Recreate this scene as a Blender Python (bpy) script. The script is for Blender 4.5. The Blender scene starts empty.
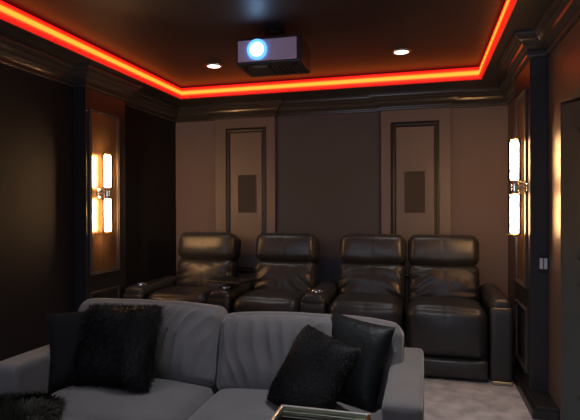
import bpy, bmesh, math, random
from mathutils import Vector, Matrix, Euler, noise
random.seed(7)
PI = math.pi
scene = bpy.context.scene
COL = scene.collection

# ------------------------------------------------------------------ materials
def nodes(name):
    m = bpy.data.materials.new(name); m.use_nodes = True
    nt = m.node_tree
    return m, nt, nt.nodes['Principled BSDF']

def mat(name, col, rough=.5, metal=0., spec=.5, var=0., vscale=8., bump=0., bscale=200., detail=3., stretch=None, sheen=0., coat=0., col2=None):
    m, nt, b = nodes(name)
    b.inputs['Base Color'].default_value = (*col, 1)
    b.inputs['Roughness'].default_value = rough
    b.inputs['Metallic'].default_value = metal
    b.inputs['Specular IOR Level'].default_value = spec
    b.inputs['Sheen Weight'].default_value = sheen
    b.inputs['Coat Weight'].default_value = coat
    tc = nt.nodes.new('ShaderNodeTexCoord')
    src = tc.outputs['Object']
    if stretch:
        mp = nt.nodes.new('ShaderNodeMapping'); mp.inputs['Scale'].default_value = stretch
        nt.links.new(src, mp.inputs['Vector']); src = mp.outputs['Vector']
    if var or col2:
        n = nt.nodes.new('ShaderNodeTexNoise'); n.inputs['Scale'].default_value = vscale; n.inputs['Detail'].default_value = detail
        nt.links.new(src, n.inputs['Vector'])
        r = nt.nodes.new('ShaderNodeValToRGB')
        r.color_ramp.elements[0].position = .35; r.color_ramp.elements[1].position = .65
        c2 = col2 or tuple(min(1, c * (1 + var)) for c in col)
        c1 = tuple(c * (1 - var) for c in col) if not col2 else col
        r.color_ramp.elements[0].color = (*c1, 1); r.color_ramp.elements[1].color = (*c2, 1)
        nt.links.new(n.outputs['Fac'], r.inputs['Fac']); nt.links.new(r.outputs['Color'], b.inputs['Base Color'])
    if bump:
        n2 = nt.nodes.new('ShaderNodeTexNoise'); n2.inputs['Scale'].default_value = bscale; n2.inputs['Detail'].default_value = 3
        nt.links.new(src, n2.inputs['Vector'])
        bp = nt.nodes.new('ShaderNodeBump'); bp.inputs['Strength'].default_value = bump; bp.inputs['Distance'].default_value = .01
        nt.links.new(n2.outputs['Fac'], bp.inputs['Height']); nt.links.new(bp.outputs['Normal'], b.inputs['Normal'])
    return m

def glow(name, col, strength):
    m, nt, b = nodes(name)
    b.inputs['Base Color'].default_value = (*col, 1)
    b.inputs['Emission Color'].default_value = (*col, 1)
    b.inputs['Emission Strength'].default_value = strength
    return m

def glass(name, col=(1, 1, 1), refl=1.0):
    """thin pane: straight transmission plus a Fresnel reflection"""
    m, nt, b = nodes(name)
    out = nt.nodes['Material Output']
    tr = nt.nodes.new('ShaderNodeBsdfTransparent'); tr.inputs['Color'].default_value = (*col, 1)
    gl = nt.nodes.new('ShaderNodeBsdfGlossy'); gl.inputs['Roughness'].default_value = .03
    fr = nt.nodes.new('ShaderNodeFresnel'); fr.inputs['IOR'].default_value = 1.5
    mx = nt.nodes.new('ShaderNodeMixShader')
    nt.links.new(fr.outputs[0], mx.inputs['Fac']); nt.links.new(tr.outputs[0], mx.inputs[1]); nt.links.new(gl.outputs[0], mx.inputs[2])
    nt.links.new(mx.outputs[0], out.inputs['Surface'])
    nt.nodes.remove(b)
    return m

M = {}
M['wall_fabric'] = mat('charcoal wall fabric', (.014, .013, .0165), .8, spec=.25, var=.10, vscale=3, bump=.25, bscale=1.0, stretch=(300, 300, 25))
M['back_fabric'] = mat('taupe wall fabric', (.18, .137, .143), .8, var=.08, vscale=2, bump=.3, bscale=1.0, stretch=(60, 60, 420))
M['slate_fabric'] = mat('slate wall fabric', (.066, .069, .092), .8, var=.08, vscale=2, bump=.3, bscale=1.0, stretch=(60, 60, 420))
M['paint'] = mat('dark satin paint', (.022, .020, .022), .42, bump=.05, bscale=120)
M['back_paint'] = mat('taupe brown satin paint', (.14, .112, .108), .5, bump=.05, bscale=150)
M['frame_paint'] = mat('espresso moulding paint', (.016, .014, .015), .38)
M['panel_gloss'] = mat('bronze lacquer panel', (.30, .17, .09), .25, metal=.75, var=.25, vscale=1.5, stretch=(40, 40, 1.2))
M['ceil'] = mat('dark brown ceiling paint', (.030, .026, .028), .5, bump=.08, bscale=60)
M['soffit'] = mat('dark satin soffit paint', (.040, .033, .032), .36)
M['crown'] = mat('dark satin crown paint', (.050, .043, .042), .24)
M['carpet'] = mat('mottled mauve grey carpet', (.42, .38, .39), .95, vscale=9, detail=6, bump=.8, bscale=260, sheen=.2, col2=(.74, .67, .67))
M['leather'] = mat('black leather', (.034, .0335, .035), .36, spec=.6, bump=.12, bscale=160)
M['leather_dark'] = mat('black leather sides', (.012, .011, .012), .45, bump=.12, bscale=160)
M['plastic'] = mat('black plastic', (.008, .008, .009), .4)
M['grille'] = mat('speaker cloth', (.062, .052, .050), .9, bump=.5, bscale=500)
M['chrome'] = mat('polished chrome', (.75, .75, .76), .12, metal=1)
M['satin'] = mat('satin nickel', (.8, .8, .78), .38, metal=1)
M['brass'] = mat('polished brass', (.85, .58, .22), .18, metal=1)
M['steel'] = mat('brushed steel', (.42, .42, .40), .35, metal=1)
M['sofa'] = mat('grey velvet', (.104, .096, .099), .85, var=.10, vscale=7, bump=.25, bscale=350, sheen=.25)
M['fur'] = mat('black faux fur', (.006, .006, .007), .6, spec=.15)
M['fur_shaggy'] = mat('shaggy charcoal faux fur', (.016, .016, .011), .6, spec=.3, var=.5, vscale=20)
M['velvet'] = mat('black crushed velvet', (.005, .0065, .007), .5, spec=.2, bump=.3, bscale=40)
M['charcoal'] = mat('charcoal cloth', (.007, .007, .008), .85, spec=.15, bump=.3, bscale=250)
M['proj_body'] = mat('dark projector case', (.02, .02, .026), .4)
M['proj_face'] = mat('pale lilac projector face', (.74, .64, .86), .45)
M['warm_paint'] = mat('warm brown satin wall paint', (.13, .085, .065), .38, var=.06, vscale=4, bump=.06, bscale=90)
M['door'] = mat('slate door paint', (.055, .066, .070), .45, bump=.05, bscale=90)
M['white_plastic'] = mat('pale switch plastic', (.75, .78, .85), .35)
M['glass'] = glass('clear glass', (.97, .99, .97))
M['smoke_glass'] = glass('lightly tinted glass', (.86, .89, .80))
M['bulb'] = glow('warm frosted bulb', (1, .55, .24), 110)
m, nt, b = nodes('red orange LED diffuser')
tc = nt.nodes.new('ShaderNodeTexCoord'); sx = nt.nodes.new('ShaderNodeSeparateXYZ'); mr = nt.nodes.new('ShaderNodeMapRange'); rp = nt.nodes.new('ShaderNodeValToRGB')
mr.inputs['From Min'].default_value = .0; mr.inputs['From Max'].default_value = .105     # across the diffuser height: hot LED row, its red halo painted along both edges
nt.links.new(tc.outputs['Object'], sx.inputs[0]); nt.links.new(sx.outputs['Z'], mr.inputs['Value']); nt.links.new(mr.outputs[0], rp.inputs['Fac'])
els = rp.color_ramp.elements
els[0].position = 0; els[0].color = (.30, .001, .002, 1); els[1].position = 1; els[1].color = (.26, .001, .002, 1)
for p_, c_ in ((.14, (.62, .002, .003, 1)), (.28, (1, .028, .004, 1)), (.38, (1, .28, .025, 1)), (.58, (1, .28, .025, 1)), (.70, (1, .028, .004, 1)), (.86, (.62, .002, .003, 1))):
    e_ = els.new(p_); e_.color = c_
nt.links.new(rp.outputs['Color'], b.inputs['Emission Color']); b.inputs['Emission Strength'].default_value = 2.0
b.inputs['Base Color'].default_value = (.5, .1, .05, 1)
M['led'] = m
M['downlight'] = glow('white downlight lens', (1, .93, .85), 3.0)
M['lens'] = glow('projector lens light', (.45, .72, 1), 14)
M['lens_bloom'] = glow('blue bloom painted around the lens', (.12, .42, 1), 1.6)  # glow colour that paints the bloom around the lit lens
M['dark_metal'] = mat('dark metal', (.03, .03, .03), .4, metal=.8)

# ------------------------------------------------------------------ helpers
def obj(name, bm, m, parent=None, smooth=False, loc=None, rot=None, label=None, recalc=True):
    me = bpy.data.meshes.new(name)
    if recalc: bmesh.ops.recalc_face_normals(bm, faces=bm.faces)
    for e in bm.edges:
        if len(e.link_faces) == 2 and e.calc_face_angle(0) > .75: e.smooth = False
    bm.to_mesh(me); bm.free()
    ms = m if isinstance(m, (list, tuple)) else [m]
    for k in ms: me.materials.append(k)
    if smooth:
        for p in me.polygons: p.use_smooth = True
    o = bpy.data.objects.new(name, me); COL.objects.link(o)
    if parent: o.parent = parent
    if loc: o.location = loc
    if rot: o.rotation_euler = rot
    if label: o['label'] = label
    return o

def tag(o, label, cat, group=None):
    o['label'] = label; o['category'] = cat
    if group: o['group'] = group
    return o

def thing(name, label, cat, loc=(0, 0, 0), rotz=0., group=None):
    o = bpy.data.objects.new(name, None); COL.objects.link(o)
    o.empty_display_size = .05
    o.location = loc; o.rotation_euler = (0, 0, rotz)
    return tag(o, label, cat, group)

def struct(name, bm, m, smooth=False):
    o = obj(name, bm, m, None, smooth); o['kind'] = 'structure'; return o

def dup(root, loc, label, rotz=None):
    def cp(o, parent):
        c = o.copy(); COL.objects.link(c)
        if parent: c.parent = parent
        for ch in list(o.children): cp(ch, c)
        return c
    r = cp(root, None); r.location = loc; r['label'] = label
    if rotz is not None: r.rotation_euler = (0, 0, rotz)
    return r

def box(bm, x0, x1, y0, y1, z0, z1, bev=0., seg=2, mi=0, mtx=None):
    r = bmesh.ops.create_cube(bm, size=1)
    vs = r['verts']
    for v in vs:
        v.co = Vector((x0 + (v.co.x + .5) * (x1 - x0), y0 + (v.co.y + .5) * (y1 - y0), z0 + (v.co.z + .5) * (z1 - z0)))
    fs = set(f for v in vs for f in v.link_faces)
    if bev:
        es = list(set(e for v in vs for e in v.link_edges))
        rr = bmesh.ops.bevel(bm, geom=es, offset=bev, segments=seg, profile=.5, affect='EDGES')
        fs |= set(rr['faces']); vs = list(set(v for f in fs if f.is_valid for v in f.verts))
    for f in fs:
        if f.is_valid: f.material_index = mi
    if mtx:
        for v in vs: v.co = mtx @ v.co
    return vs

def cyl(bm, c, r, h, axis='z', seg=32, r2=None, mtx=None, caps=True):
    q = bmesh.ops.create_cone(bm, cap_ends=caps, cap_tris=False, segments=seg, radius1=r, radius2=r if r2 is None else r2, depth=h)
    R = {'z': Matrix.Identity(4), 'x': Matrix.Rotation(PI / 2, 4, 'Y'), 'y': Matrix.Rotation(PI / 2, 4, 'X')}[axis]
    for v in q['verts']:
        v.co = (R @ v.co) + Vector(c)
        if mtx: v.co = mtx @ v.co
    return q['verts']

def lathe(bm, prof, c, seg=40, mtx=None):
    rings = []
    for r, z in prof:
        rings.append([bm.verts.new((c[0] + r * math.cos(2 * PI * k / seg), c[1] + r * math.sin(2 * PI * k / seg), c[2] + z)) for k in range(seg)])
    for a, b in zip(rings, rings[1:]):
        for k in range(seg):
            bm.faces.new((a[k], a[(k + 1) % seg], b[(k + 1) % seg], b[k]))
    if mtx:
        for R in rings:
            for v in R: v.co = mtx @ v.co

def sweep(bm, path, prof, closed=False, right=True):
    """profile of (offset into the room, z) swept along a plan path with mitred corners; room lies on the right of the path"""
    n = len(path); rings = []
    def nrm(a, b):
        d = (Vector(b) - Vector(a)).normalized()
        return Vector((d.y, -d.x)) if right else Vector((-d.y, d.x))
    for i in range(n):
        p = Vector(path[i])
        if closed or 0 < i < n - 1:
            n1 = nrm(path[i - 1], path[i]); n2 = nrm(path[i], path[(i + 1) % n])
            mvec = (n1 + n2); mvec = mvec / max(.2, mvec.length_squared) * 2
        elif i == 0: mvec = nrm(path[0], path[1])
        else: mvec = nrm(path[-2], path[-1])
        rings.append([bm.verts.new((p.x + mvec.x * d, p.y + mvec.y * d, z)) for d, z in prof])
    rng = range(n) if closed else range(n - 1)
    for i in rng:
        a, b = rings[i], rings[(i + 1) % n]
        for k in range(len(prof) - 1):
            bm.faces.new((a[k], b[k], b[k + 1], a[k + 1]))
    if not closed:
        for r in (rings[0], rings[-1]):
            try: bm.faces.new(r)
            except Exception: pass

def soft(bm, sx, sy, sz, r, n=14, fn=None, mtx=None):
    """rounded upholstery block, centred, with a per-vertex deform fn(p, (u,v,w))"""
    q = bmesh.ops.create_cube(bm, size=2)
    vs0 = q['verts']; es = list(set(e for v in vs0 for e in v.link_edges))
    bmesh.ops.subdivide_edges(bm, edges=es, cuts=n, use_grid_fill=True)
    hx, hy, hz = sx / 2, sy / 2, sz / 2
    r = min(r, hx * .98, hy * .98, hz * .98)
    seen = list(bm.verts)
    for v in seen:
        u = v.co.copy()
        # concentrate samples near the edges so that the rounding is smooth
        w = Vector([math.sin(c * PI / 2) * .55 + c * .45 for c in u])
        p = Vector((w.x * hx, w.y * hy, w.z * hz))
        inner = Vector((max(-hx + r, min(hx - r, p.x)), max(-hy + r, min(hy - r, p.y)), max(-hz + r, min(hz - r, p.z))))
        d = p - inner
        if d.length > 1e-9: p = inner + d.normalized() * r
        if fn: p = fn(p, w)
        v.co = mtx @ p if mtx else p

def nz(p, s, seed=0.):
    return noise.noise(Vector((p[0] * s + seed, p[1] * s + seed * 1.7, p[2] * s - seed)))

# ------------------------------------------------------------------ room
XL, XR, YB, YF = -2.554, .731, 4.80, -2.2
ZS, ZC = 2.253, 2.366
CXL, CXR, CYB, CYF = -2.278, .465, 4.381, -1.6
PL, PLy0, PLy1 = -2.44, 3.19, 3.70
PR, PRy0, PRy1 = .63, 3.31, 3.83
BP = 4.75
P1, P2 = (-2.081, -1.433), (-.387, .243)

bm = bmesh.new(); box(bm, XL - .3, XR + 1.2, YF - .1, YB + .1, -.1, 0); struct('floor', bm, M['carpet'])
bm = bmesh.new()
box(bm, XL - .1, XR + .1, YF - .1, YB + .1, ZC, ZC + .1, mi=0)
box(bm, XL - .1, CXL, YF, YB + .05, ZS, ZC, mi=1); box(bm, CXR, XR + .05, YF, YB + .05, ZS, ZC, mi=1)
box(bm, CXL, CXR, CYB, YB + .05, ZS, ZC, mi=1); box(bm, CXL, CXR, YF, CYF, ZS, ZC, mi=1)
struct('ceiling', bm, [M['ceil'], M['soffit']])
bm = bmesh.new(); box(bm, XL - .1, XR + .1, YB, YB + .1, 0, 2.4); struct('wall_back', bm, M['back_fabric'])
bm = bmesh.new(); box(bm, P1[1], P2[0], YB - .010, YB + .01, 0, ZS); struct('trim_6', bm, M['slate_fabric'])
bm = bmesh.new(); box(bm, XL - .1, XL, YF, YB, 0, 2.4); struct('wall_left', bm, M['wall_fabric'])
DY0, DY1, DZ = 2.12, 3.03, 1.773
bm = bmesh.new()
box(bm, XR, XR + .16, DY1, YB, 0, 2.4); box(bm, XR, XR + .16, YF, DY0, 0, 2.4); box(bm, XR, XR + .16, DY0, DY1, DZ, 2.4)
struct('wall_right', bm, M['warm_paint'])
bm = bmesh.new(); box(bm, XL - .1, XR + .1, YF - .1, YF, 0, 2.4); struct('wall_front', bm, M['wall_fabric'])
# hallway behind the door so that the opening is not a void
bm = bmesh.new()
box(bm, XR + 1.1, XR + 1.2, YF, YB, 0, 2.4); box(bm, XR + .12, XR + 1.1, YB - .6, YB - .5, 0, 2.4); box(bm, XR + .12, XR + 1.1, YF, YF + .1, 0, 2.4)
box(bm, XR + .1, XR + 1.2, YF, YB, 2.4, 2.5)
struct('wall_hallway', bm, M['wall_fabric'])

# pilasters
def pilaster(name, x0, x1, y0, y1, m):
    bm = bmesh.new(); box(bm, x0, x1, y0, y1, 0, ZS, .004, 1); struct(name, bm, m)
pilaster('trim_1', XL, PL, PLy0, PLy1, M['paint'])
pilaster('trim_2', PR, XR, PRy0, PRy1, M['paint'])
pilaster('trim_3', P1[0], P1[1], BP, YB, M['back_paint'])
pilaster('trim_4', P2[0], P2[1], BP, YB, M['back_paint'])

# crown moulding and base moulding, following every jog of the walls
plan = [(XL, YF), (XL, PLy0), (PL, PLy0), (PL, PLy1), (XL, PLy1), (XL, YB), (P1[0], YB), (P1[0], BP), (P1[1], BP), (P1[1], YB),
        (P2[0], YB), (P2[0], BP), (P2[1], BP), (P2[1], YB), (XR, YB), (XR, PRy1), (PR, PRy1), (PR, PRy0), (XR, PRy0), (XR, YF)]
crown = [(.0, 2.108), (.014, 2.108), (.022, 2.114), (.024, 2.124), (.018, 2.132), (.012, 2.135), (.013, 2.142), (.022, 2.150), (.034, 2.158),
         (.046, 2.172), (.052, 2.188), (.062, 2.200), (.074, 2.206), (.074, 2.216), (.088, 2.220), (.096, 2.230), (.098, 2.240), (.104, 2.240), (.104, ZS)]
bm = bmesh.new(); sweep(bm, plan, crown); struct('trim_5', bm, M['crown'])
base = [(.0, .13), (.008, .13), (.012, .118), (.018, .10), (.018, .0)]
bm = bmesh.new(); sweep(bm, plan[:15], base); struct('baseboard_left', bm, M['frame_paint'])
bm = bmesh.new(); box(bm, .592, XR, DY1 + .02, YB, 0, .055, .006, 2); box(bm, .61, XR, DY1 + .02, YB, .055, .075, .006, 2)
struct('baseboard_right', bm, M['frame_paint'])

# door: casing, slab ajar into the hall
dr = thing('door_1', 'slate grey door standing slightly ajar in the right wall', 'door', (XR + .004, DY1 - .004, 0), math.radians(29)); dr['kind'] = 'structure'
bm = bmesh.new()
box(bm, .0, .04, -(DY1 - DY0) + .01, 0, .012, DZ - .012, .003, 1)
for z0, z1 in ((.18, .80), (.92, 1.62)):
    for a in ((-.80, -.11),):
        box(bm, -.006, .002, a[0], a[1], z0, z0 + .03, .003, 1); box(bm, -.006, .002, a[0], a[1], z1 - .03, z1, .003, 1)
        box(bm, -.006, .002, a[0], a[0] + .03, z0, z1, .003, 1); box(bm, -.006, .002, a[1] - .03, a[1], z0, z1, .003, 1)
obj('door_slab', bm, M['door'], dr); slab = bpy.data.objects['door_slab']
bm = bmesh.new(); lathe(bm, [(.0, 0), (.028, 0), (.028, .008), (.01, .012), (.01, .04), (.024, .05), (.026, .065), (.0, .072)], (0, 0, 0), 24, Matrix.Translation((-.0, -.84, .95)) @ Matrix.Rotation(-PI / 2, 4, 'Y'))
obj('door_handle', bm, M['steel'], slab, True)

# ------------------------------------------------------------------ wall panels with picture-frame moulding
fprof = [(0, .0), (.0, .010), (.006, .016), (.014, .018), (.020, .013), (.028, .011), (.036, .014), (.042, .010), (.045, .0)]
def frame_mesh(w, h, fw=1., d=1.):
    """moulding ring in the local xz plane, projecting along -y; centred in x, base at z=0"""
    bm = bmesh.new()
    path = [(-w / 2, 0), (-w / 2, h), (w / 2, h), (w / 2, 0)]
    rings = []
    for i, (x, z) in enumerate(path):
        sx = 1 if x < 0 else -1; sz = 1 if z == 0 else -1
        rings.append([bm.verts.new((x + sx * o * fw, -t * d, z + sz * o * fw)) for o, t in fprof])
    for i in range(4):
        a, b = rings[i], rings[(i + 1) % 4]
        for k in range(len(fprof) - 1): bm.faces.new((a[k], b[k], b[k + 1], a[k + 1]))
    return bm
def wall_panel(loc, rz, w, h, label, group, fm, pm, fw=1., d=1.):
    t = thing('wall_panel', label, 'wall panel', loc, rz, group)
    obj('frame', frame_mesh(w, h, fw, d), fm, t)
    bm = bmesh.new(); box(bm, -w / 2 + .043 * fw, w / 2 - .043 * fw, -.004, 0.0, .043 * fw, h - .043 * fw); obj('inset_panel', bm, pm, t)
    return t
gb = 'framed panels on the back wall'
wall_panel((-1.741, BP, .55), 0, .431, 1.458, 'tall framed wall panel behind the two left recliners, with a speaker set in it', gb, M['frame_paint'], M['back_paint'], 1.1)
wall_panel((-.077, BP, .55), 0, .436, 1.444, 'tall framed wall panel behind the two right recliners, with a speaker set in it', gb, M['frame_paint'], M['back_paint'], 1.1)
gs = 'framed panels on the side walls'
sm = M['crown']
wall_panel((PL, 3.408, .685), PI / 2, .375, 1.27, 'tall bronze framed panel behind the left wall sconce', gs, sm, M['panel_gloss'], .62)
wall_panel((PR, 3.56, .685), -PI / 2, .375, 1.26, 'tall bronze framed panel behind the right wall sconce', gs, sm, M['panel_gloss'], .62)
wall_panel((PL, 3.408, .16), PI / 2, .375, .40, 'short framed panel low on the left wall below the sconce panel', gs, sm, M['paint'], .62)
wall_panel((PR, 3.56, .16), -PI / 2, .375, .40, 'short framed panel low on the right wall below the sconce panel', gs, sm, M['paint'], .62)

# in-wall speakers
def speaker(x0, x1, label):
    w = x1 - x0
    t = thing('wall_speaker', label, 'speaker', ((x0 + x1) / 2, BP - .004, 1.142), 0, 'speakers in the back wall')
    bm = bmesh.new(); box(bm, -w / 2 + .006, w / 2 - .006, -.007, 0, .006, .39); obj('grille', bm, M['grille'], t)
    bm = bmesh.new()
    for a in ((-w / 2, -w / 2 + .006, 0, .396), (w / 2 - .006, w / 2, 0, .396)): box(bm, a[0], a[1], -.009, 0, a[2], a[3])
    for z in (0, .39): box(bm, -w / 2 + .006, w / 2 - .006, -.009, 0, z, z + .006)
    obj('rim', bm, M['back_paint'], t)
speaker(-1.829, -1.625, 'dark rectangular speaker grille set in the left back wall panel')
speaker(-.176, .021, 'dark rectangular speaker grille set in the right back wall panel')

# ------------------------------------------------------------------ LED strip in the tray recess
bm = bmesh.new()
led_prof = [(0.002, .0), (.016, .006), (.022, .02), (.024, .05), (.022, .085), (.016, .099), (0.002, .105)]
cpath = [(CXL, CYF), (CXL, CYB), (CXR, CYB), (CXR, CYF)]
sweep(bm, cpath, led_prof, closed=True)
tag(obj('led_strip', bm, M['led'], None, True, (0, 0, ZS + .004)), 'glowing red orange LED strip running around the edge of the tray ceiling', 'light strip')

# ------------------------------------------------------------------ recessed downlights
def downlight(x, y, label):
    t = thing('ceiling_downlight', label, 'ceiling light', (x, y, ZC), 0, 'round downlights in the tray ceiling')
    bm = bmesh.new(); lathe(bm, [(.050, -.002), (.055, -.010), (.066, -.008), (.070, 0)], (0, 0, 0)); obj('trim_ring', bm, M['steel'], t, True)
    bm = bmesh.new(); cyl(bm, (0, 0, -.005), .051, .008); obj('lens', bm, M['downlight'], t)
downlight(-1.655, 3.765, 'round white downlight in the ceiling left of the projector')
downlight(-.157, 3.80, 'round white downlight in the ceiling right of the projector')
downlight(-1.68, 1.2, 'added unseen downlight in the ceiling above the left front of the sofa')  # out of view, added to brighten the sofa
downlight(-.06, 1.75, 'added unseen downlight in the ceiling above the right end of the sofa')  # also added out of view, for the sofa arm and carpet
# ------------------------------------------------------------------ projector
pj = thing('projector', 'dark ceiling-mounted projector with a bright blue-white lens', 'projector', (-.955, 3.02, 2.120), math.radians(1.5))
W, D, H = .435, .31, .165
bm = bmesh.new()
box(bm, -W / 2, W / 2, 0, D, .0, H, .012, 3)
box(bm, -W / 2 + .02, W / 2 - .02, .01, D - .02, H - .004, H + .012, .005, 2)
obj('case', bm, M['proj_body'], pj)
bm = bmesh.new(); box(bm, -W / 2 + .016, W / 2 - .030, -.010, .004, .018, H - .010, .006, 2); obj('front_face', bm, M['proj_face'], pj, label='pale lilac front face')
bm = bmesh.new()
lathe(bm, [(.048, .0), (.064, .0), (.066, .012), (.058, .020), (.048, .018), (.042, .006)], (0, 0, 0), 40, Matrix.Translation((-.068, -.010, .088)) @ Matrix.Rotation(PI / 2, 4, 'X'))
lr = obj('lens_ring', bm, M['lens_bloom'], pj, True, label='lens ring with the blue bloom painted on as a glow')
bm = bmesh.new(); lathe(bm, [(.0, .018), (.020, .016), (.036, .011), (.045, .003)], (0, 0, 0), 40, Matrix.Translation((-.068, -.010, .088)) @ Matrix.Rotation(PI / 2, 4, 'X'))
obj('lens', bm, M['lens'], lr, True, label='bright blue-white lens')
bm = bmesh.new()
for k in range(7):
    box(bm, -.02 + k * .032, -.012 + k * .032, .05, .27, -.008, .003, .002, 1)
obj('vent_fins', bm, M['proj_body'], pj)
bm = bmesh.new(); box(bm, -.12, -.02, .05, .075, -.003, .002); obj('label_plate', bm, M['steel'], pj)
for s in (-1, 1):
    bm = bmesh.new(); cyl(bm, (s * .17, .06, -.012), .014, .024, seg=20); obj('foot', bm, M['plastic'], pj)
bm = bmesh.new()
box(bm, -.09, .09, .08, .26, H + .012, H + .03, .004, 1); cyl(bm, (0, .17, H + .05), .022, .06)
cyl(bm, (0, .17, ZC - 2.120 - .010), .07, .020)
obj('ceiling_mount', bm, M['dark_metal'], pj)

# ------------------------------------------------------------------ sconces
def sconce(x, y, zc, s, label):
    """s = +1: on the left wall, projecting along +x"""
    t = thing('wall_sconce', label, 'wall light', (x, y, zc), 0 if s > 0 else PI, 'tube sconces on the side walls')
    off = .072
    bm = bmesh.new(); lathe(bm, [(.0, 0), (.045, 0), (.045, .008), (.038, .014), (.0, .016)], (0, 0, 0), 36, Matrix.Rotation(PI / 2, 4, 'Y')); obj('backplate', bm, M['chrome'], t, True)
    bm = bmesh.new(); cyl(bm, (.032, 0, 0), .012, .05, 'x'); cyl(bm, (.028, 0, .032), .007, .05, 'x'); cyl(bm, (.028, 0, -.032), .007, .05, 'x'); obj('arm', bm, M['chrome'], t, True)
    bm = bmesh.new(); lathe(bm, [(.0, -.045), (.026, -.045), (.028, -.040), (.028, -.012), (.023, -.008), (.023, .008), (.028, .012), (.028, .040), (.026, .045), (.0, .045)], (off, 0, 0)); obj('collar', bm, M['chrome'], t, True)
    for sg in (-1, 1):
        zc0 = sg * .17
        bm = bmesh.new()
        lathe(bm, [(.0, -.124), (.022, -.122), (.029, -.112), (.029, .112), (.022, .122), (.0, .124)], (off, 0, zc0)); bulb = obj('bulb', bm, M['bulb'], t, True)
        g = bmesh.new(); a = .046 if sg > 0 else -.306
        lathe(g, [(.0365, a), (.0395, a), (.0395, a + .26), (.0365, a + .26), (.0365, a)], (off, 0, 0)); gt = obj('glass_tube', g, M['glass'], t, True); bulb.parent = gt
        bm = bmesh.new(); ze = sg * .303
        lathe(bm, [(.0350, ze - .004), (.0412, ze - .004), (.0412, ze + .004), (.0350, ze + .004), (.0350, ze - .004)], (off, 0, 0)); obj('end_ring', bm, M['brass'], gt, True, label='brass end ring')
sconce(PL, 3.35, 1.315, 1, 'glowing double tube wall sconce on the left wall')
sconce(PR, 3.41, 1.325, -1, 'glowing double tube wall sconce on the right wall beside the door')

# ------------------------------------------------------------------ wall switch
sw = thing('wall_switch', 'dark switch plate with two pale rockers near the right sconce', 'light switch', (.703, PRy0, .855))
bm = bmesh.new(); box(bm, -.027, .027, -.007, 0, -.06, .06, .003, 2); pt = obj('plate', bm, M['plastic'], sw)
for k in (-1, 1):
    bm = bmesh.new(); box(bm, k * .012 - .009, k * .012 + .009, -.012, -.006, -.033, .033, .002, 1)
    obj('rocker', bm, M['white_plastic'], pt)

# ------------------------------------------------------------------ recliners
SW = .554
def seam(x, w=.006): return math.exp(-(x / .0075) ** 2)
def make_recliner(label, seed=0.):
    t = thing('recliner', label, 'recliner', (0, 0, 0), 0, 'black leather recliners along the back wall')
    bm = bmesh.new(); box(bm, -SW / 2 + .03, SW / 2 - .03, -.31, .34, 0, .06, .006, 1); obj('plinth', bm, M['plastic'], t)
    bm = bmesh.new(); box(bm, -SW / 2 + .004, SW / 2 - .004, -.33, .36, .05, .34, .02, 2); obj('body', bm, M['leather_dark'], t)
    def f_foot(p, u):
        p.y -= .012 * (1 - u.x ** 2) * (1 - u.z ** 2); return p
    bm = bmesh.new(); soft(bm, SW - .012, .06, .13, .022, 12, f_foot, Matrix.Translation((0, -.345, .085))); obj('footrest', bm, M['leather'], t, True)
    def f_seat(p, u):
        # waterfall front edge, crowned top with a few soft creases
        if u.z > 0: p.z += .026 * (1 - u.x ** 4) * (1 - .5 * u.y ** 2) - .045 * max(0, u.y) * 1.0
        p.y -= .028 * (1 - u.x ** 2) * (1 - u.z ** 2) if u.y < 0 else 0
        p.z += .004 * nz(p, 9, seed) * (1 if u.z > 0 else 0)
        if u.y < 0 or u.z > 0:
            k = seam(p.x, .008) * .0018
            if u.z > .5: p.z -= k
            if u.y < -.5: p.y += k
        return p
    bm = bmesh.new(); soft(bm, SW - .006, .60, .355, .075, 43, f_seat, Matrix.Translation((0, -.075, .322))); obj('seat_cushion', bm, M['leather'], t, True)
    tilt = math.radians(-13)
    Rb = Matrix.Translation((0, .135, .42)) @ Matrix.Rotation(tilt, 4, 'X')
    def f_back(p, u):
        b = (1 - u.x ** 4) * (1 - abs(u.z) ** 3)
        if u.y < 0:
            p.y -= .035 * b
            # tension folds running from the sides down to the middle
            side = abs(u.x)
            fold = math.sin((u.z * 5.0 + side * 3.2 + seed + nz(p, 5, seed) * 2.2) * 2.4)
            p.y += .0075 * fold * (side ** 1.2) * (1 - u.z ** 4)
            p.y += .006 * nz(p, 11, seed + 3)
            p.y += .0032 * seam(p.x, .009)
        p.x *= 1 + .008 * (-u.z)
        return p
    bm = bmesh.new(); soft(bm, SW - .008, .25, .345, .05, 51, f_back, Rb @ Matrix.Translation((0, .105, .155))); obj('backrest', bm, M['leather'], t, True)
    def f_head(p, u):
        b = (1 - u.x ** 6) * (1 - u.z ** 2)
        if u.y < 0:
            p.y -= .028 * b * (1 + .3 * u.z)
            p.y += .004 * nz(p, 8, seed + 9)
            p.y += .0030 * seam(p.x, .009)
        if u.z > .2: p.z -= .012 * u.x ** 4
        if u.z < 0: p.z -= .014 * (1 - u.x ** 2)
        return p
    bm = bmesh.new(); soft(bm, SW, .25, .245, .058, 51, f_head, Rb @ Matrix.Translation((0, .095, .452))); obj('headrest', bm, M['leather'], t, True)
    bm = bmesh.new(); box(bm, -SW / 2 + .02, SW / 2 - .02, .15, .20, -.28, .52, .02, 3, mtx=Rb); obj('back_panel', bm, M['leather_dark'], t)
    return t
CY = 3.95
lx = [-2.204 + SW / 2, -1.45 + SW / 2, -.696 + SW / 2, -.124 + SW / 2]
labs = ['black leather recliner at the left end of the row, lit orange by the left sconce',
        'second black leather recliner from the left, standing alone between two padded armrests',
        'third black leather recliner from the left, directly beside the right end one',
        'black leather recliner at the right end, its whole seat front in view']
for k in range(4):
    r = make_recliner(labs[k], k * 4.1)
    r.location = (lx[k], CY, 0)

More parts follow.
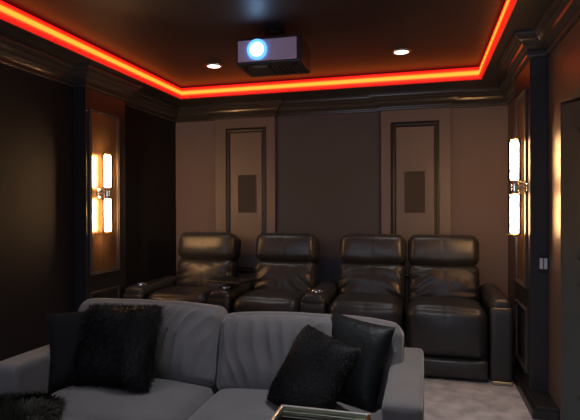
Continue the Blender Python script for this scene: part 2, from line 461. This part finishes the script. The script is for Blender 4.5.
# armrest consoles between and beside the seats
def make_arm(label, x, w, cup=True, tray=False, plate=False, y0=-.37, top=.545):
    t = thing('armrest', label, 'armrest', (x, CY, 0), 0, 'padded armrests between the recliners')
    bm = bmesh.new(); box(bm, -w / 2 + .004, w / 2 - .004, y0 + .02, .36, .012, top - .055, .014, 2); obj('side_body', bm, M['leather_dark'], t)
    def f_top(p, u):
        if u.z > 0: p.z += .010 * (1 - u.x ** 2)
        p.z += .003 * nz(p, 10, x)
        return p
    bm = bmesh.new(); soft(bm, w, .36 - y0, .10, .045, 18, f_top, Matrix.Translation((0, (.36 + y0) / 2, top - .05))); obj('arm_pad', bm, M['leather'], t, True)
    def f_fr(p, u):
        if u.y < 0: p.y -= .012 * (1 - u.z ** 2)
        return p
    bm = bmesh.new(); soft(bm, w - .004, .05, top - .07, .022, 12, f_fr, Matrix.Translation((0, y0 + .018, (top - .07) / 2 + .02))); obj('front_panel', bm, M['leather'], t, True)
    if cup:
        cy = y0 + .15
        bm = bmesh.new(); lathe(bm, [(.036, -.05), (.040, .0), (.040, .012), (.046, .014), (.048, .008), (.048, -.006)], (0, cy, top + .006)); ch = obj('cup_holder', bm, M['chrome'], t, True, label='chrome cup holder ring')
        bm = bmesh.new(); cyl(bm, (0, cy, top - .002), .037, .006); obj('cup_well', bm, M['plastic'], ch)
        bm = bmesh.new(); box(bm, w / 2 - .004, w / 2 + .003, y0 + .10, y0 + .18, top - .12, top - .06, .002, 1); cpn = obj('control_panel', bm, M['plastic'], t)
        for q in range(2):
            bm = bmesh.new(); cyl(bm, (w / 2 + .004, y0 + .14, top - .105 + q * .03), .009, .006, 'x', 16); obj('button', bm, M['chrome'], cpn)
    if plate:
        bm = bmesh.new(); box(bm, -w / 2 + .012, w / 2 - .006, y0 - .014, y0 + .02, .0, .026, .004, 1); obj('foot_plate', bm, M['steel'], t, label='brushed metal foot plate')
    if tray:
        bm = bmesh.new(); cyl(bm, (.03, y0 + .20, top + .025), .014, .06); tpo = bm
        bm = bmesh.new(); box(bm, -.19, .14, -.12, .13, -.009, .009, .008, 2, mtx=Matrix.Translation((.06, y0 + .19, top + .062)) @ Matrix.Rotation(math.radians(-14), 4, 'Z')); ttb = obj('tray_table', bm, M['plastic'], t, label='black swivel tray'); obj('tray_post', tpo, M['dark_metal'], ttb)
    return t
make_arm('padded armrest with cup holder at the left end of the recliner row', -2.204 - .103, .186)
make_arm('armrest carrying a black swivel tray between the first and second recliners', -1.55, .186, tray=True)
make_arm('armrest with a chrome cup holder between the second and third recliners', -.796, .186)
make_arm('tall plain armrest with metal foot plate at the right end of the row', .505, .145, cup=False, plate=True, top=.575)

# ------------------------------------------------------------------ sofa
SX0, SX1 = -1.735, .0
sf = thing('sofa', 'wide grey velvet sofa with loose back cushions in front of the recliners', 'sofa', ((SX0 + SX1) / 2, 2.0, 0))
hw = (SX1 - SX0) / 2
bm = bmesh.new(); soft(bm, 2 * hw - .03, .64, .17, .02, 10, None, Matrix.Translation((0, -.01, .15))); obj('base', bm, M['sofa'], sf, True)
bm = bmesh.new()
def f_bf(p, u):
    p.z += .004 * nz(p, 4); return p
soft(bm, 2 * hw - .20, .13, .52, .04, 22, f_bf, Matrix.Translation((-.0, .30, .345))); obj('back_frame', bm, M['sofa'], sf, True)
for s in (-1, 1):
    def f_arm(p, u):
        p.x += .004 * nz(p, 6, s); p.z += .003 * nz(p, 5, s + 4)
        return p
    bm = bmesh.new(); soft(bm, .135, .705, .50, .022, 22, f_arm, Matrix.Translation((s * (hw - .0675), .0, .306))); obj('armrest', bm, M['sofa'], sf, True)
iw = hw - .137
def seat_fn(sd):
    def f(p, u):
        if u.z > 0: p.z += .035 * (1 - abs(u.x) ** 3) * (1 - abs(u.y) ** 3) + .006 * nz(p, 6, sd)
        if u.y < 0: p.y -= .012 * (1 - u.z ** 2)
        return p
    return f
xm = -.905 - (SX0 + SX1) / 2
for (a, b, sd) in ((-iw, xm - .002, 1.), (xm + .002, iw, 5.)):
    bm = bmesh.new(); soft(bm, b - a, .60, .165, .05, 26, seat_fn(sd), Matrix.Translation(((a + b) / 2, -.055, .305))); obj('seat_cushion', bm, M['sofa'], sf, True)
def back_fn(sd, ww):
    def f(p, u):
        b = (1 - abs(u.x) ** 4) * (1 - abs(u.z) ** 3)
        p.y += (-.045 if u.y < 0 else .02) * b
        if u.z > 0:
            p.z += .012 * (1 - u.x ** 2) - .016 * abs(u.x) ** 6 + .006 * nz(p, 5, sd)
        if u.y < 0:
            # gathers fanning down from the top seam
            top = max(0., (u.z + .75) / 1.75)
            ph = u.x * (21 - 5 * u.z) + 3.0 * nz(p, 4, sd) - 1.6 * u.z + sd
            p.y += .034 * (abs(math.sin(ph)) ** .8 - .6) * (.30 + 1.5 * abs(nz((p.x, 0, p.z * .4), 5, sd + 5))) * top ** .7 * (1 - u.x ** 8) * max(0, min(1, (1.02 - u.z) * 4))
            p.y += .005 * nz(p, 9, sd + 2)
        return p
    return f
for (a, b, sd) in ((-iw - .080, xm + .004, 2.), (xm - .004, iw + .055, 8.)):
    Rm = Matrix.Translation(((a + b) / 2, .155, .555 - (.024 if sd > 5 else 0))) @ Matrix.Rotation(math.radians(-12), 4, 'X')
    bm = bmesh.new(); soft(bm, b - a, .17, .365, .05, 121, back_fn(sd, b - a), Rm); obj('back_cushion', bm, M['sofa'], sf, True)
for sx in (-1, 1):
    for sy in (-.27, .29):
        bm = bmesh.new(); cyl(bm, (sx * (hw - .08), sy, .032), .018, .064, seg=20, r2=.024); obj('leg', bm, M['plastic'], sf)

# ------------------------------------------------------------------ cushions
def pillow_bm(w, h, th, seed, n=30, pinch=.05):
    bm = bmesh.new(); grid = {}
    for side in (-1, 1):
        for i in range(n + 1):
            for j in range(n + 1):
                u = 2 * i / n - 1; v = 2 * j / n - 1
                edge = i in (0, n) or j in (0, n)
                if edge and side == 1: grid[(1, i, j)] = grid[(-1, i, j)]; continue
                x = u * w / 2 * (1 - pinch * (1 - v * v)); z = v * h / 2 * (1 - pinch * (1 - u * u))
                t = ((1 - u ** 4) * (1 - v ** 4)) ** .55 * th / 2
                t *= 1 + .22 * nz((x, side, z), 6, seed)
                grid[(side, i, j)] = bm.verts.new((x, side * t, z + h / 2))
    for side in (-1, 1):
        for i in range(n):
            for j in range(n):
                q = [grid[(side, i, j)], grid[(side, i + 1, j)], grid[(side, i + 1, j + 1)], grid[(side, i, j + 1)]]
                if side == 1: q.reverse()
                bm.faces.new(q)
    bmesh.ops.recalc_face_normals(bm, faces=bm.faces)
    return bm
def add_fur(bm, count, length, width, seed, clump=.6, flat=None):
    rnd = random.Random(seed)
    bm.normal_update(); bm.faces.ensure_lookup_table()
    fs = list(bm.faces); areas = [f.calc_area() for f in fs]
    for f in rnd.choices(fs, areas, k=count):
        vs = [v.co for v in f.verts]
        a, b = rnd.random(), rnd.random()
        p = (vs[0] * (1 - a) + vs[1] * a) * (1 - b) + (vs[3] * (1 - a) + vs[2] * a) * b if len(vs) == 4 else f.calc_center_median()
        nrm = f.normal.copy()
        if flat is None and nrm.y * p.y < 0: nrm = -nrm
        if flat is not None and nrm.dot(p) < 0: nrm = -nrm
        cl = Vector((nz(p, 9, seed), nz(p, 9, seed + 11), nz(p, 9, seed + 23))) * 1.6 * clump + Vector((rnd.uniform(-1, 1), rnd.uniform(-1, 1), rnd.uniform(-1, 1))) * .35 + Vector((0, 0, -.35))
        tang = cl - nrm * cl.dot(nrm)
        L = length * rnd.uniform(.6, 1.25)
        side = nrm.cross(tang)
        if side.length < 1e-4: continue
        side = side.normalized() * width
        m1 = p + nrm * L * .45 + tang * L * .35
        tip = p + nrm * L * .62 + tang * L * 1.05
        q = [bm.verts.new(c) for c in (p - side, p + side, m1 + side * .7, m1 - side * .7, tip)]
        bm.faces.new((q[0], q[1], q[2], q[3])); bm.faces.new((q[3], q[2], q[4]))
def place(o, loc, lean, roll, yaw):
    o.rotation_mode = 'XYZ'
    R = Matrix.Rotation(yaw, 4, 'Z') @ Matrix.Rotation(-lean, 4, 'X') @ Matrix.Rotation(roll, 4, 'Y')
    o.matrix_world = Matrix.Translation(loc) @ R
R_ = math.radians
gp = 'dark cushions on the grey sofa'
bm = pillow_bm(.40, .36, .15, 1.); add_fur(bm, 9000, .030, .0011, 3)
o = obj('cushion', bm, M['fur'], None, True); place(o, (-1.315, 1.87, .415), R_(20), R_(-3), R_(-6))
tag(o, 'large black fluffy faux fur cushion at the left end of the sofa', 'cushion', gp)
bm = pillow_bm(.36, .335, .10, 4.)
o = obj('cushion', bm, M['charcoal'], None, True); place(o, (-1.465, 1.955, .40), R_(12), R_(-1), R_(47))
tag(o, 'flat smooth charcoal cushion partly hidden behind the large fluffy one, against the left sofa arm', 'cushion', gp)
bm = pillow_bm(.31, .338, .13, 7.); add_fur(bm, 8000, .010, .0010, 5, .8)
o = obj('cushion', bm, M['fur'], None, True); place(o, (-.485, 1.80, .415), R_(34), R_(8), R_(-32))
tag(o, 'tilted black short-pile cushion in front, second from the right sofa arm', 'cushion', gp)
bm = pillow_bm(.295, .355, .12, 11.)
o = obj('cushion', bm, M['velvet'], None, True); place(o, (-.325, 1.99, .40), R_(21), R_(7), R_(-16))
tag(o, 'shiny black velvet cushion leaning beside the right sofa arm', 'cushion', gp)
# shaggy cushion lying flat at the front left of the seat
bm = bmesh.new()
def f_sh(p, u):
    p.z += .035 * (1 - u.x ** 2) * (1 - u.y ** 2) + .010 * nz(p, 9, 2) if u.z > 0 else 0
    return p
soft(bm, .30, .22, .07, .035, 16, f_sh); add_fur(bm, 6000, .040, .0016, 9, 1.0, True)
o = obj('cushion', bm, M['fur_shaggy'], None, True); place(o, (-1.55, 1.61, .375), R_(8), 0, R_(5))
tag(o, 'shaggy dark fur cushion lying flat at the front left corner of the sofa', 'cushion', gp)

# ------------------------------------------------------------------ glass side table in front of the sofa
TX0, TX1, TY0, TY1, TZ = -.432, -.158, 1.18, 1.50, .578
tb = thing('side_table', 'small square glass-topped side table with a thin chrome frame before the sofa', 'side table', ((TX0 + TX1) / 2, (TY0 + TY1) / 2, 0))
w, d = (TX1 - TX0) / 2, (TY1 - TY0) / 2
bm = bmesh.new(); box(bm, -w + .004, w - .004, -d + .004, d - .004, TZ - .010, TZ - .002, .002, 1); obj('glass_top', bm, M['smoke_glass'], tb)
bm = bmesh.new()
box(bm, -w - .004, -w + .004, -d - .004, d + .004, TZ - .012, TZ, .0015, 1)
for s in (-1, 1):
    box(bm, -w - .004, w + .004, s * d - .004, s * d + .004, TZ - .012, TZ, .0015, 1)
obj('rim', bm, M['satin'], tb)
bm = bmesh.new(); box(bm, w - .006, w + .004, -d + .004, d - .004, TZ - .014, TZ, .0015, 1); obj('side_rail', bm, M['brass'], tb, label='side rail with a yellow highlight painted as brass')  # brass colour paints the yellow highlight on this chrome frame
for sx in (-1, 1):
    for sy in (-1, 1):
        bm = bmesh.new(); box(bm, sx * w - .005, sx * w + .005, sy * d - .005, sy * d + .005, 0, TZ - .012, .0015, 1)
        obj('leg', bm, M['brass'] if (sx, sy) == (1, 1) else M['chrome'], tb)  # back right leg in brass colour, painting the same yellow highlight
bm = bmesh.new(); box(bm, -w + .004, w - .004, -d + .004, d - .004, .20, .208, .002, 1); obj('lower_shelf', bm, M['smoke_glass'], tb)

# ------------------------------------------------------------------ lights
def area(name, loc, rot, sx, sy, power, col):
    l = bpy.data.lights.new(name, 'AREA'); l.shape = 'RECTANGLE'; l.size = sx; l.size_y = sy; l.energy = power; l.color = col
    o = bpy.data.objects.new(name, l); COL.objects.link(o); o.location = loc; o.rotation_euler = rot
    return o
# the lit projection screen on the front wall, behind the camera
area('screen_light', (-.95, YF + .06, 1.25), (R_(90), 0, 0), 2.4, 1.35, 28, (.62, .76, 1.0))
for x, y, e in ((-1.655, 3.765, 12.), (-.157, 3.80, 12.), (-1.68, 1.2, 32.), (-.06, 1.75, 95.)):  # last two beams belong to the added, unseen downlights over the sofa
    l = bpy.data.lights.new('downlight_beam', 'SPOT'); l.energy = e; l.spot_size = R_(110); l.spot_blend = .8; l.color = (.93, .97, 1); l.shadow_soft_size = .05
    o = bpy.data.objects.new('downlight_beam', l); COL.objects.link(o); o.location = (x, y, ZC - .02)
w_ = bpy.data.worlds.new('World'); scene.world = w_; w_.use_nodes = True
w_.node_tree.nodes['Background'].inputs['Color'].default_value = (.02, .02, .022, 1)

# ------------------------------------------------------------------ camera (photo frame 580 x 420, focal length 495.7 px)
cam = bpy.data.cameras.new('camera'); co = bpy.data.objects.new('camera', cam); COL.objects.link(co)
cam.sensor_fit = 'HORIZONTAL'; cam.sensor_width = 36; cam.lens = 36 * 495.7 / 580
cam.clip_start = .02
yaw, pitch, roll = .263, .005, .003
co.matrix_world = Matrix.Translation((0, 0, 1.2)) @ Matrix.Rotation(yaw, 4, 'Z') @ Matrix.Rotation(PI / 2 - pitch, 4, 'X') @ Matrix.Rotation(-roll, 4, 'Z')
scene.camera = co
scene.view_settings.view_transform = 'Standard'; scene.view_settings.look = 'None'
scene.view_settings.exposure = 0; scene.view_settings.gamma = 1; scene.view_settings.use_curve_mapping = False
